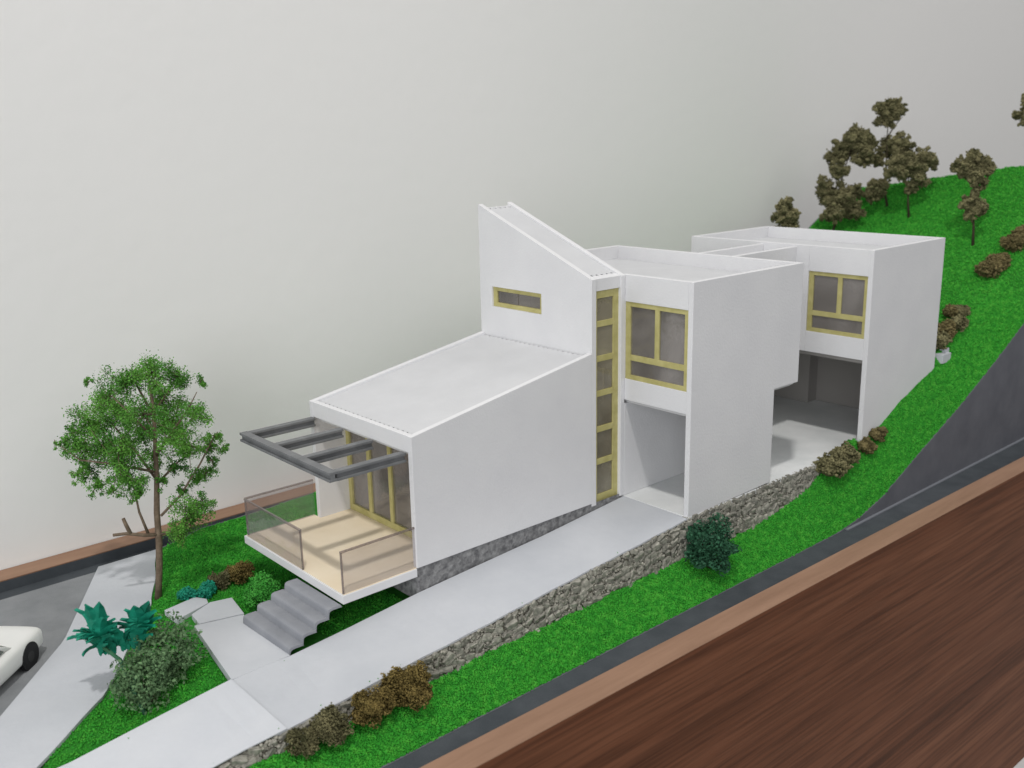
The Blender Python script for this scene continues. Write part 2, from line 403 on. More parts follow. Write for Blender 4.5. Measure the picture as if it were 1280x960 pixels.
ys = np.unique(np.concatenate([np.arange(-18, 44, 0.8), [-13.0, -12.6, -11.55, -11.45, 21.4, 21.8, 43.4]]))
ys = ys[ys <= 43.4]
GX, GY = np.meshgrid(xs, ys, indexing='ij')
GZ = ground(GX, GY)
nx, ny = GX.shape
V = np.stack([GX, GY, GZ], -1).reshape(-1, 3)
idx = np.arange(nx * ny).reshape(nx, ny)
F = np.stack([idx[:-1, :-1], idx[1:, :-1], idx[1:, 1:], idx[:-1, 1:]], -1).reshape(-1, 4)
gr = link('ground', np_mesh('ground', V, F), SOIL); tag(gr, kind='structure')
gr.data.polygons.foreach_set('use_smooth', [True] * len(gr.data.polygons))
# cut faces of the ground block, painted dark grey
bm = bmesh.new()
def skirt(pts, off):
    for (p, q) in zip(pts, pts[1:]):
        bm.faces.new([bm.verts.new(v) for v in ((p[0] + off[0], p[1] + off[1], ZF + .01), (q[0] + off[0], q[1] + off[1], ZF + .01), (q[0] + off[0], q[1] + off[1], q[2]), (p[0] + off[0], p[1] + off[1], p[2]))])
        bm.faces.new([bm.verts.new(v) for v in ((p[0] + off[0], p[1] + off[1], p[2]), (q[0] + off[0], q[1] + off[1], q[2]), (q[0], q[1], q[2]), (p[0], p[1], p[2]))])
skirt(np.stack([xs, np.full(nx, -18.0), GZ[:, 0]], 1)[::2], (0, -0.25))
skirt(np.stack([xs, np.full(nx, ys[-1]), GZ[:, -1]], 1)[::2], (0, 0.25))
skirt(np.stack([np.full(ny, xs[-1]), ys, GZ[-1]], 1)[::2], (0.25, 0))
bmesh.ops.remove_doubles(bm, verts=bm.verts[:], dist=0.001)
tag(from_bm('ground_edge', bm, PANEL), kind='structure')
# thin paler seam where the cut face meets the base
SEAM = mat('seam_glue', (0.18, 0.19, 0.215), None, rough=0.8)
bm = bmesh.new(); add_box(bm, 66, 160, -18.75, -18.27, ZF + 0.01, ZF + 0.18)
tag(from_bm('base_seam', bm, SEAM), kind='structure')

# ------------------------------------------------------------------ road, sidewalk, driveway, path
def sheet(name, L, Rr, th, m, bev=0.0):
    """strip between two matching 3D polylines, with thickness"""
    bm = bmesh.new()
    n = len(L)
    tl = [bm.verts.new(p) for p in L]; tr = [bm.verts.new(p) for p in Rr]
    bl = [bm.verts.new((p[0], p[1], p[2] - th)) for p in L]; br = [bm.verts.new((p[0], p[1], p[2] - th)) for p in Rr]
    for i in range(n - 1):
        bm.faces.new((tl[i], tl[i + 1], tr[i + 1], tr[i])); bm.faces.new((bl[i], br[i], br[i + 1], bl[i + 1]))
        bm.faces.new((tl[i], bl[i], bl[i + 1], tl[i + 1])); bm.faces.new((tr[i], tr[i + 1], br[i + 1], br[i]))
    bm.faces.new((tl[0], tr[0], br[0], bl[0])); bm.faces.new((tl[-1], bl[-1], br[-1], tr[-1]))
    return from_bm(name, bm, m)
yy = np.linspace(-17.5, 42.6, 26)
tag(sheet('road', [(-61.9, y, -7.05) for y in yy], [(max(T_SWL(y) + 0.8, -61.5), y, -7.05) for y in yy], 0.9, ASPH), kind='structure')
yy = np.linspace(-9.5, 43.1, 40)
tag(sheet('sidewalk', [(float(T_SWL(y)), y, -6.62) for y in yy], [(float(T_SWR(y)) + .15 * math.sin(y * .6), y, -6.58) for y in yy], 0.36, PAPER), kind='structure')
dx = np.linspace(-25.5, 36.45, 40)
tag(sheet('driveway', [(x, float(T_DNY(x)) - 0.05 * math.sin(x), float(T_DN(x)) + 0.04) for x in dx], [(x, 0.12 if x < -17.6 else -0.02, float(T_DI(x)) + .05) for x in dx], 0.22, PAPER), kind='structure')
dx2 = np.linspace(-47, -24.35, 16)
tag(sheet('driveway', [(x - (1.6 if x > -24.6 else 0) * 0, float(T_DNY(x)) - .06, float(T_DN(x)) + .17) for x in dx2], [(x, 0.14, float(T_DI(x)) + .18) for x in dx2], 0.12, PAPER2), kind='structure')
def poly_slab(name, pts, th, m):
    bm = bmesh.new(); add_prism(bm, [(x, y, z - th) for x, y, z in pts], pts, 0.04)
    return from_bm(name, bm, m)
tag(poly_slab('path', [(-24.3, 0.16, -4.86), (-17.4, 0.16, -4.72), (-16.75, 11.3, -5.0), (-16.4, 13.2, -5.1), (-21.9, 14.9, -5.2)], 0.9, PAPER), kind='structure')
tag(poly_slab('path', [(-21.3, 14.85, -5.15), (-16.3, 13.3, -5.0), (-15.4, 18.4, -5.1), (-17.9, 19.2, -5.15), (-20.9, 17.9, -5.25)], 0.8, PAPER), kind='structure')
tag(poly_slab('path', [(-22.6, 18.2, -5.45), (-18.1, 19.3, -5.2), (-17.75, 20.6, -5.25), (-18.6, 22.2, -5.3), (-22.6, 22.0, -5.6)], 0.7, PAPER), kind='structure')
bm = bmesh.new(); add_box(bm, 36.5, 101.4, -11.68, 21.5, -1.25, -0.5, 0.05)
tag(from_bm('carport_slab', bm, SLABM), kind='structure')

# ------------------------------------------------------------------ the house
H = empty('model_house', (40, 5, -1), 'white cardboard scale model house of stepped blocks with gold window frames', 'model house')
T = 0.8
def hbox(name, *a, m=WHITE, p=None, bev=0.05): return box(name, *a, m, p or H, bev)
# front block
wall_xz('wall', [(0, -0.02), (30, -0.02), (30, 21.4), (0, 16.4)], 0, T, WHITE, H)
wall_xz('wall', [(0, -4.5), (30, -4.5), (30, 21.4), (0, 16.4)], 23.1 - T, 23.1, WHITE, H)
hbox('fascia', 0.02, T, T, 23.1 - T, 14.35, 16.42)
hbox('terrace_slab', -10.4, -0.03, 0.0, 24.1, -1.1, -0.06)
box('terrace_slab', -0.02, 5.6, 0.3, 22.28, -1.1, -0.06, INNER, H, 0)
box('terrace_floor', -10.15, 5.6, 0.82, 22.28, -0.055, 0.03, CREAM, H, 0)
for a_, b_ in ((0.15, 0.81), (22.29, 23.95)): box('terrace_floor', -10.15, -0.02, a_, b_, -0.055, 0.03, CREAM, H, 0)
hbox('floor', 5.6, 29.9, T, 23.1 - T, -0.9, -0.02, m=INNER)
box('ceiling', 0.85, 29.9, T + .01, 22.28, 13.7, 14.3, CEIL, H, 0)
# foundation
def rough_block(name, x0, x1, y0, y1, z0f, z1, m, parent, nxx=90, nzz=6, amp=0.12):
    bm = bmesh.new(); rr = random.Random(4)
    rows = []
    for i in range(nxx + 1):
        x = x0 + (x1 - x0) * i / nxx; za = z0f(x)
        rows.append([bm.verts.new((x, y0 + rr.uniform(-amp, amp), za + (z1 - za) * j / nzz)) for j in range(nzz + 1)])
    for a, b_ in zip(rows, rows[1:]):
        for j in range(nzz): bm.faces.new((a[j], b_[j], b_[j + 1], a[j + 1]))
    bk = [bm.verts.new((x0, y1, z0f(x0))), bm.verts.new((x0, y1, z1))]
    for j in range(1): bm.faces.new(rows[0] + [bk[1], bk[0]])
    return from_bm(name, bm, m, parent)
fd = rough_block('foundation', 0.05, 36.2, 0.16, 23, lambda x: float(T_DI(x)) - 1.2, -0.05, FOUND, H, amp=0.025)
fd.data.polygons.foreach_set('use_smooth', [True] * len(fd.data.polygons))
tag(fd, 'grey stone foundation wedge under the front block')
# corrugated sheets
def fluted_board(name, P00, P10, P01, n, parent, depth=0.3):
    """flat card sheet whose two cut ends show the flutes; waves run from P00 towards P01"""
    P00, P10, P01 = map(np.array, (P00, P10, P01)); e = P10 - P00; s_ = P01 - P00
    Ls = np.linalg.norm(s_); sd = s_ / Ls
    nrm = np.cross(e, s_); nrm = nrm / np.linalg.norm(nrm)
    if nrm[2] < 0: nrm = -nrm
    rr = random.Random(n); bm = bmesh.new()
    def ring(sign, base):
        pts = []
        for i in range(n):
            for fr_, dd in ((0.0, 0), (0.30, 0.02), (0.42, 1), (0.72, 1), (0.85, 0.05)):
                pts.append(base + e * ((i + fr_) / n) + sd * sign * dd * depth * rr.uniform(.7, 1.2))
        pts.append(base + e)
        return pts
    a = ring(1, P00); b_ = ring(-1, P00 + s_)[::-1]
    top = [tuple(p) for p in a + b_]
    add_prism(bm, [tuple(np.array(p) - nrm * .3) for p in top], top)
    return from_bm(name, bm, ROOF, parent)
fluted_board('roof', (0.95, T + .02, 16.2), (0.95, 22.28, 16.2), (29.9, T + .02, 21.02), 22, H)
box('flute_shade_strip', 0.85, 1.9, T + .01, 22.28, 14.9, 15.2, INNER, H, 0)  # solid grey strip painting the shade seen in the flute gaps
# gold glazed doors behind the terrace
GDX = 4.75
fr = boxes('glazed_door', [(GDX, GDX + .7, T, 22.3, 0.05, 0.95), (GDX, GDX + .7, T, 22.3, 12.5, 13.4), (GDX, GDX + .7, T, T + .74, 0.95, 12.5), (GDX, GDX + .7, 21.55, 22.3, 0.95, 12.5)], GOLD, H, 0)
for y in (16.75, 11.75, 6.75):
    box('mullion', GDX + .03, GDX + .67, y, y + .72, 0.95, 12.5, GOLD, fr, 0.03)
ypos = [T + .74, 6.75, 7.47, 11.75, 12.47, 16.75, 17.47, 21.55]
for a, b_ in zip(ypos[::2], ypos[1::2]):
    box('pane', GDX + .28, GDX + .40, a, b_, 0.95, 12.5, PANE, fr, 0)
hbox('lintel', GDX, GDX + .7, T, 22.3, 13.42, 13.7)
# tower
def tower_profile(y): return 31.3 + (40.25 - 31.3) * y / 23.1
TW = [(9.8, 25.5), (20.4, 28.45)]
bm = bmesh.new()
tp = tower_profile
for poly in ([(0, -0.4), (23.1, -0.4), (23.1, 25.5), (0, 25.5)], [(0, 25.5), (9.8, 25.5), (9.8, 28.45), (0, 28.45)],
             [(20.4, 25.5), (23.1, 25.5), (23.1, 28.45), (20.4, 28.45)], [(0, 28.45), (23.1, 28.45), (23.1, tp(23.1)), (0, tp(0))]):
    add_prism(bm, [(30, y, z) for y, z in poly], [(30 + T, y, z) for y, z in poly])
bmesh.ops.remove_doubles(bm, verts=bm.verts[:], dist=0.001)
dup = [f for f in bm.faces if abs(f.normal.x) < .5 and f.calc_center_median().x > 30.3 and f.calc_center_median().x < 30.5]
from_bm('wall', bm, WHITE, H)
wall_yz('wall', [(0.0, -0.4), (23.1, -0.4), (23.1, tp(23.1)), (0.0, tp(0))], 36.5 - T, 36.5, WHITE, H)
hbox('wall', 30 + T, 36.5 - T, 23.1 - T, 23.1, -0.4, 39.7)
cap = bmesh.new(); add_prism(cap, [(30 + T, 0.25, 29.65), (36.5 - T, 0.25, 29.65), (36.5 - T, 0.25, tp(.25) - .12), (30 + T, 0.25, tp(.25) - .12)],
                             [(30 + T, 1.05, 29.65), (36.5 - T, 1.05, 29.65), (36.5 - T, 1.05, tp(1.05) - .12), (30 + T, 1.05, tp(1.05) - .12)], 0.03)
from_bm('fascia', cap, WHITE, H)
fluted_board('roof', (30 + T + .02, 1.15, tp(1.15) - .25), (36.5 - T - .02, 1.15, tp(1.15) - .25), (30 + T + .02, 22.2, tp(22.2) - .25), 5, H, .4)
box('flute_shade_strip', 30 + T, 36.5 - T, 1.06, 1.8, 30.3, 30.6, INNER, H, 0)  # grey strip for the shade in the tower roof's flute gaps
# strip window
sx0, sx1 = 30 + T, 36.5 - T
sw = boxes('strip_window', [(sx0, sx0 + .72, .5, 1.0, -.35, 29.62), (sx1 - .95, sx1, .5, 1.0, -.35, 29.62)], GOLD, H, 0.02)
tz = [(-.35, .75), (5.2, 6.0), (9.9, 10.7), (15.0, 15.8), (19.9, 20.7), (24.7, 25.5), (28.6, 29.62)]
for a, b_ in tz: box('transom', sx0 + .72, sx1 - .95, .52, .98, a, b_, GOLD, sw, 0.02)
for (a, b_), (c, d) in zip(tz, tz[1:]): box('pane', sx0 + .72, sx1 - .95, .72, .82, b_, c, PANEH, sw, 0)
# slot window in the tower
sl = boxes('slot_window', [(30.25, 30.75, 9.82, 20.38, 25.52, 26.12), (30.25, 30.75, 9.82, 20.38, 27.85, 28.43), (30.25, 30.75, 19.55, 20.38, 26.12, 27.85), (30.25, 30.75, 9.82, 10.3, 26.12, 27.85)], GOLD, H, 0.02)
box('pane', 30.45, 30.55, 15.2, 19.55, 26.12, 27.85, PANE, sl, 0)
box('pane', 30.57, 30.67, 10.3, 15.4, 26.12, 27.85, PANE, sl, 0)
box('wall', 33.0, 33.3, 0.9, 14.6, 14.0, 30.0, CEIL, H, 0)     # partition seen through the panes
# second block
X2, Y2 = 61.5, -11.65
wall_xz('wall', [(36.5, -0.55), (55.5, -0.3), (55.5, 13.8), (X2, 13.8), (X2, 31.4), (36.5, 31.4)], Y2, Y2 + T, WHITE, H)
hbox('wall', X2 - T, X2, Y2 + T, 24.4 - T, 13.3, 31.4)
hbox('wall', 36.52, X2, 24.4 - T, 24.4, -5, 31.4)
hbox('wall', 36.52, 55.5, 0.0, T, -0.48, 13.2)
hbox('wall', 54.7, 55.5, T + .01, 23.5, -0.48, 13.2, m=CEIL)
hbox('parapet', 36.5 - .02, 36.5 + T - .02, Y2 + T, -0.02, 27.7, 31.38)
hbox('sill_panel', 36.5 - .02, 36.5 + T - .02, Y2 + T, -0.02, 13.8, 16.85)
hbox('jamb', 36.52, 37.3, 0.0, 0.5, 13.82, 31.36)
hbox('parapet', 36.52, 37.3, 23.2, 23.58, 27.7, 31.38)
box('roof', 36.52, X2 - T, Y2 + T, 23.58, 28.6, 29.3, ROOF, H, 0)
box('floor', 37.3, X2 - T, Y2 + T, 23.58, 13.25, 13.95, CEIL, H, 0)
box('wall', 46.0, 46.4, Y2 + T, 23.5, 13.97, 28.58, CEIL, H, 0)
def square_window(x, ya, yb, z0, z1, ym, zt, parent):
    fw = boxes('window', [(x, x + .5, ya, yb, z1 - .62, z1), (x, x + .5, ya, yb, z0, z0 + .62), (x, x + .5, ya, ya + .55, z0 + .62, z1 - .62), (x, x + .5, yb - .85, yb, z0 + .62, z1 - .62)], GOLD, parent, 0.02)
    box('transom', x + .02, x + .48, ya + .55, yb - .85, zt - .4, zt + .4, GOLD, fw, 0.02)
    box('mullion', x + .02, x + .48, ym - .38, ym + .38, zt + .4, z1 - .62, GOLD, fw, 0.02)
    box('pane', x + .2, x + .3, ya + .55, yb - .85, z0 + .62, zt - .4, PANE, fw, 0)
    box('pane', x + .2, x + .3, ya + .55, ym - .38, zt + .4, z1 - .62, PANE, fw, 0)
    box('pane', x + .2, x + .3, ym + .38, yb - .85, zt + .4, z1 - .62, PANE, fw, 0)
    return fw
square_window(36.6, Y2 + T + .02, -0.04, 16.86, 27.69, -5.6, 19.95, H)
# far block
X3a, X3b, Y3 = 78.3, 101.5, -13.2
wall_xz('wall', [(X3a, -2.5), (X3b, -2.5), (X3b, 31.7), (X3a, 31.7)], Y3, Y3 + T, WHITE, H)
hbox('wall', X3b - T, X3b, Y3 + T, 22 - T, -2.5, 31.7)
hbox('wall', X3a, X3b, 22 - T, 22, -2.5, 31.7)
hbox('wall', X3a, X3a + T, -2.0, 22 - T, 14.3, 31.68)
hbox('parapet', X3a, X3a + T, Y3 + T, -2.02, 27.6, 31.68)
hbox('sill_panel', X3a, X3a + T, Y3 + T, -2.02, 14.3, 17.7)
box('roof', X3a + T, X3b - T, Y3 + T, 22 - T, 29.0, 29.7, ROOF, H, 0)
box('floor', X3a + T, X3b - T, Y3 + T, 22 - T, 13.6, 14.4, INNER, H, 0)  # dark underside, carport shade put into the colour
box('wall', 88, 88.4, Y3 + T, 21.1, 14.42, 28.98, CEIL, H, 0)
box('shaded_lining', 100.3, 100.66, Y3 + T + .03, 21.1, -0.45, 13.55, INNER, H, 0)  # dark panels added so the carport's shade is in their colour
box('shaded_lining', 84.0, 100.25, Y3 + T + .01, Y3 + T + .14, -0.45, 13.55, INNER, H, 0)
box('shaded_lining', 97.5, 100.28, 8.6, 21.1, -0.45, 13.55, INNER, H, 0)
box('shaded_lining', 79.2, 100.25, 21.12 - .3, 21.12, -0.45, 13.55, INNER, H, 0)
square_window(X3a + .2, Y3 + T + .02, -2.04, 17.72, 27.58, -7.6, 20.8, H)
# link between the blocks
hbox('link_wall', X2 + .02, X3a - .02, 0.4, 1.2, 13.9, 31.35)
hbox('link_wall', X2 + .02, X3a - .02, 6.75, 7.55, 13.9, 31.35)
box('link_roof', X2 + .02, X3a - .02, 1.22, 6.73, 28.9, 29.5, ROOF, H, 0)
box('link_floor', X2 + .02, X3a - .02, 1.22, 6.73, 13.9, 14.5, CEIL, H, 0)
# pergola, joined to the fascia: channel section beams
def channel(bm, x0, x1, y0, y1, zt):
    hgt = 1.15
    add_box(bm, x0, x1, y0, y1, zt - .32, zt, 0.03)
    add_box(bm, x0, x1, y0, y1, zt - hgt, zt - hgt + .30, 0.03)
    if (x1 - x0) > (y1 - y0): add_box(bm, x0 + .02, x1 - .02, y0 + .3, y1 - .3, zt - hgt + .29, zt - .31)
    else: add_box(bm, x0 + .3, x1 - .3, y0 + .02, y1 - .02, zt - hgt + .29, zt - .31)
pg = bmesh.new(); channel(pg, -10.35, -9.3, 1.2, 22.75, 14.32)
pg = from_bm('pergola', pg, BEAM, H)
for yb in (21.75, 14.85, 8.05, 1.2):
    bm = bmesh.new(); channel(bm, -9.28, 0.0, yb, yb + .95, 14.28)
    from_bm('beam', bm, BEAM, pg)
# acetate railings
def rail(x0, x1, y0, y1, e):
    r = box('railing', x0, x1, y0, y1, 0.04, 5.0, RAIL, H, 0)
    box('rail_edge', x0 - e, x1 + e, y0 - e, y1 + e, 5.0, 5.22, RAILE, r, 0)
    if x1 - x0 > y1 - y0: box('rail_edge', x0 - .02, x0 + .16, y0 - .01, y1 + .01, 0.04, 5.0, RAILE, r, 0)
    else: box('rail_edge', x0 - .01, x1 + .01, y0 - .02, y0 + .16, 0.04, 5.0, RAILE, r, 0)
rail(-10.25, -10.07, 9.2, 23.5, .03); rail(-10.05, -0.03, 23.6, 23.78, .03); rail(-10.2, -0.05, .22, .40, .03)

# ------------------------------------------------------------------ folded steps
ST = empty('staircase', (-14, 5, -5), 'grey folded card staircase leading up to the cream terrace', 'staircase')
rnd0 = random.Random(3); nst = 4; x0s, x1s, z0s, z1s = -17.45, -10.5, -4.95, -1.25
for i in range(nst):
    xa = x0s + (x1s - x0s) * i / nst; xb = x0s + (x1s - x0s) * (i + 1) / nst
    za = z0s + (z1s - z0s) * i / nst; zb = z0s + (z1s - z0s) * (i + 1) / nst
    prof = [(xa, za - .02), (xa + .03, za + .30), (xa + .08, zb - .26), (xa + .16, zb - .10), (xa + .34, zb - .01), (xa + .6, zb + .03), (xb - .05, zb + .01 * rnd0.random()), (xb + .04, zb - .02)]
    low = [(x + .14, z - .3) for x, z in prof][::-1]
    y1 = 11.0 - i * 0.28
    pr = prof + low
    bm = bmesh.new(); add_prism(bm, [(x, 0.3 + .05 * i, z) for x, z in pr], [(x - .12, y1, z) for x, z in pr])
    from_bm('step', bm, STEP, ST)

# ------------------------------------------------------------------ rubble retaining wall
rng = np.random.default_rng(7); rnd = random.Random(11)
def wtop(x): return float(T_DN(x)) - 0.2 if x < 36.4 else -0.55
def wtopy(x): return float(T_DNY(x)) + .06 if x < 36.4 else -11.62
def wbot(x): return float(ground(x, -12.6)) - 0.25
RW = empty('retaining_wall', (20, -12, -8.5), 'grey rubble stone retaining wall under the pale driveway edge', 'retaining wall')
bm = bmesh.new(); prev = None
for x in np.linspace(-38, 76.5, 90):
    t_, b_, yt = wtop(x), min(wbot(x), wtop(x) - .1), wtopy(x)
    cur = [bm.verts.new((x, yt + .12, t_)), bm.verts.new((x, -12.1, b_)), bm.verts.new((x, -11.3, b_)), bm.verts.new((x, yt + .9, t_))]
    if prev:
        for i in range(4): bm.faces.new((prev[i], prev[(i + 1) % 4], cur[(i + 1) % 4], cur[i]))
    prev = cur
from_bm('backing', bm, MORTAR, RW)
SMESH = []
for k in range(8):
    bm = bmesh.new(); bmesh.ops.create_cube(bm, size=1.0)
    for v in bm.verts: v.co += Vector((rnd.uniform(-.24, .24), rnd.uniform(-.18, .18), rnd.uniform(-.26, .26)))
    bmesh.ops.bevel(bm, geom=bm.edges[:], offset=0.15, segments=1, affect='EDGES')
    for v in bm.verts: v.co += Vector((rnd.uniform(-.08, .08), rnd.uniform(-.16, .16), rnd.uniform(-.08, .08)))
    for v in bm.verts: v.co *= U
    me = bpy.data.meshes.new('stone'); bm.to_mesh(me); bm.free(); me.materials.append(STONE)
    SMESH.append(me)
cand = []; level = 0.0
while level < 9.5:
    hrow = rnd.uniform(0.72, 1.05); x = -37.5 + rnd.uniform(0, 1.5)
    while x < 75.5:
        wdt = rnd.uniform(.85, 1.9); xc = x + wdt / 2; x += wdt
        t_, b_ = wtop(xc), wbot(xc); hh = t_ - b_
        if hh < 0.4 or level > hh + .1: continue
        f_ = min(max((level + hrow / 2) / max(hh, .5), 0), 1)
        y = (wtopy(xc) + 0.02) * (1 - f_) + (-12.28) * f_
        slope = (wtop(xc + 1) - wtop(xc - 1)) / 2
        loc = Vector((xc, y + rnd.uniform(-.08, .12), t_ - level - hrow / 2 + rnd.uniform(-.12, .12))) - Vector(ORG[RW])
        rot = (rnd.uniform(-.25, .25), -math.atan(slope) + rnd.uniform(-.5, .5), rnd.uniform(-.25, .25))
        sc = (wdt * rnd.uniform(.8, 1.12), rnd.uniform(.35, .7), hrow * rnd.uniform(.8, 1.25))
        cand.append((wdt * hrow / depth_of(loc + Vector(ORG[RW])) ** 2, loc, rot, sc))
    level += hrow
cand.sort(key=lambda c: -c[0])
for _, loc, rot, sc in cand[:300]:
    o = bpy.data.objects.new('stone', rnd.choice(SMESH)); COL.objects.link(o); o.parent = RW
    o.location = loc * U; o.rotation_euler = rot; o.scale = sc
from mathutils import Euler
VV, FF = [], []
for _, loc, rot, sc in cand[300:]:
    me = rnd.choice(SMESH); Mx = Matrix.LocRotScale(loc, Euler(rot), Vector(sc)); base = len(VV)
    VV += [tuple(Mx @ (v.co / U)) for v in me.vertices]
    FF += [tuple(base + i for i in p.vertices) for p in me.polygons]
me = bpy.data.meshes.new('small_stones'); me.from_pydata([tuple(Vector(v) * U) for v in VV], [], FF)
tag(link('small_stones', me, STONE, RW), kind='stuff')
nstone = len(cand)
cx = rng.uniform(-37.5, 75.8, 5000); cf = rng.uniform(0, 1, len(cx)); CP = []
for x, f_ in zip(cx, cf):
    t_, b_ = wtop(x), wbot(x)
    if t_ - b_ < .3: continue
    CP.append((x, wtopy(x) * (1 - f_) - 12.28 * f_ + .04 + rng.uniform(-.2, .15), t_ * (1 - f_) + b_ * f_))
CP = np.array(CP)
tag(crumb_obj('stone_chips', CP, rng.uniform(.10, .30, len(CP)), rng, CHIP, RW, OCT), kind='stuff')
print('stones', nstone)

# ------------------------------------------------------------------ turf
def in_poly(px, py, poly):
    ins = np.zeros(len(px), bool); n = len(poly)
    for i in range(n):
        x1, y1 = poly[i]; x2, y2 = poly[(i + 1) % n]
        c = ((y1 > py) != (y2 > py)) & (px < (x2 - x1) * (py - y1) / (y2 - y1 + 1e-12) + x1)
        ins ^= c
    return ins
def turf_ok(x, y):
    ok = np.ones(len(x), bool)
    ok &= ~((x > -62) & (x < 36.6) & (y > -12.2) & (y < np.where(x < -17.6, 0.25, 0.12)) & (x > -62))
    ok &= ~((x > 36) & (x < 77.6) & (y > -12.2) & (y < 24.6))
    ok &= ~((x > 0) & (x < 37) & (y > 0) & (y < 24))
    ok &= ~((x > 77.6) & (x < 101.6) & (y > -13.25) & (y < 22.1))
    ok &= x > T_SWR(y) + 0.1
    for p in ([(-24.4, 0), (-17.3, 0), (-15.3, 18.4), (-17.9, 19.3), (-17.7, 20.6), (-18.6, 22.3), (-22.7, 22.1), (-22.7, 18.1), (-22, 15)],
              [(-17.5, 0.2), (-11.5, 0.2), (-11.5, 10), (-17.5, 11)]):
        ok &= ~in_poly(x, y, p)
    return ok
def scatter(n, x0, x1, y0, y1):
    x = rng.uniform(x0, x1, n); y = rng.uniform(y0, y1, n); k = turf_ok(x, y); return x[k], y[k]
XS, YS, SS = [], [], []
for n, a in ((75000, (-37, 78, -18.1, -12.0)), (34000, (78, 128, -18.1, -12.3)), (85000, (-44, 6, -2, 43.2)), (100000, (101.5, 165.4, -18, 43.2)), (4000, (6, 101.5, 22.2, 43.2))):
    x, y = scatter(n, *a); XS.append(x); YS.append(y); SS.append(rng.uniform(0.06, 0.17, len(x)) * (1.5 if a[0] > 100 else 1))
x = np.concatenate(XS); y = np.concatenate(YS); s = np.concatenate(SS)
z = ground(x, y) + rng.uniform(-.06, .13, len(x))
s[::17] *= 1.7
sx = rng.uniform(-44, 34, 900); sy = rng.uniform(-11.4, -.3, 900); edge = np.minimum(np.abs(sy + 11.5), np.abs(sy))
kp = rng.uniform(0, 1, 900) < np.exp(-edge / .25) * .4
sx, sy = sx[kp], sy[kp]; tt = np.clip(-sy / 11.65, 0, 1); sz = T_DI(sx) * (1 - tt) + T_DN(sx) * tt + np.where(sx < -24.3, .22, .09)
x = np.concatenate([x, sx]); y = np.concatenate([y, sy]); z = np.concatenate([z, sz]); s = np.concatenate([s, rng.uniform(.04, .10, len(sx))])
tf = crumb_obj('grass', np.stack([x, y, z], 1), s, rng, GRASS)
tag(tf, 'bright green turf flock covering the garden and the hill', 'grass', kind='stuff')

# ------------------------------------------------------------------ foliage builders
def ball(c, r, n, rng, hollow=0.55, squash=(1, 1, 1)):
    d = rng.normal(size=(n, 3)); d /= np.linalg.norm(d, axis=1)[:, None]
    rr = hollow + (1 - hollow) * rng.uniform(0, 1, n) ** 0.6
    bumpy = 1 + 0.22 * np.sin(d[:, 0] * 5 + c[0]) * np.sin(d[:, 1] * 5 + c[1] * 2) + 0.18 * np.sin(d[:, 2] * 7 + d[:, 0] * 4)
    return np.array(c) + d * (rr * bumpy)[:, None] * r * np.array(squash)
def foam_bush(name, label, c, r, m, group=None, lobes=4, n=420, cat='bush', size=(.12, .34), base=OCT, squash=(1, 1, .85), seed=None):
    rg = np.random.default_rng(seed if seed is not None else int(abs(c[0] * 13 + c[1] * 7 + r * 101)))
    P = [ball((c[0], c[1], c[2] + r * .72), r * .8, n, rg, 0.3, squash)]
    for k in range(lobes):
        a = rg.uniform(0, 6.28); e = rg.uniform(-.1, .9)
        o = np.array([math.cos(a) * math.cos(e), math.sin(a) * math.cos(e), math.sin(e)]) * r * .65
        P.append(ball(np.array([c[0], c[1], c[2] + r * .7]) + o, r * rg.uniform(.32, .5), n // 3, rg, 0.3))
    P = np.concatenate(P); P[:, 2] = np.maximum(P[:, 2], c[2] - 0.15)
    V, F = crumbs(P - np.array(c), rg.uniform(size[0], size[1], len(P)) * max(1.0, r / 2.2), rg, base)
    o = link(name, np_mesh(name, V, F), m, None, org=c)
    return tag(o, label, cat, group)
def foam_tree(name, label, basept, trunk, clumps, m, bark, group=None, dens=1.0, size=(.10, .32), cat='tree', base=OCT, hollow=.35, seed=1, trad=0.32):
    t = empty(name, basept, label, cat, group); rg = np.random.default_rng(seed)
    bm = bmesh.new()
    for pts in trunk:
        n = len(pts); add_tube(bm, pts, [trad * (1 - .7 * i / max(n - 1, 1)) if pts is trunk[0] else trad * .55 * (1 - .6 * i / max(n - 1, 1)) for i in range(n)])
    from_bm('trunk', bm, bark, t, smooth=True)
    P = []
    for c, r in clumps:
        c = np.array(c, float)
        r = r * 1.16
        P.append(ball(c, r * .58, int(90 * r * r * dens) + 30, rg, hollow))
        for k in range(22):
            d = rg.normal(size=3); d /= np.linalg.norm(d)
            P.append(ball(c + d * r * rg.uniform(.5, .95), r * rg.uniform(.08, .34), int(11 * r * r * dens) + 6, rg, .1, rg.uniform(.6, 1.4, 3)))
    P = np.concatenate(P)
    crumb_obj('crown', P, rg.uniform(size[0], size[1], len(P)), rg, m, t, base)
    return t

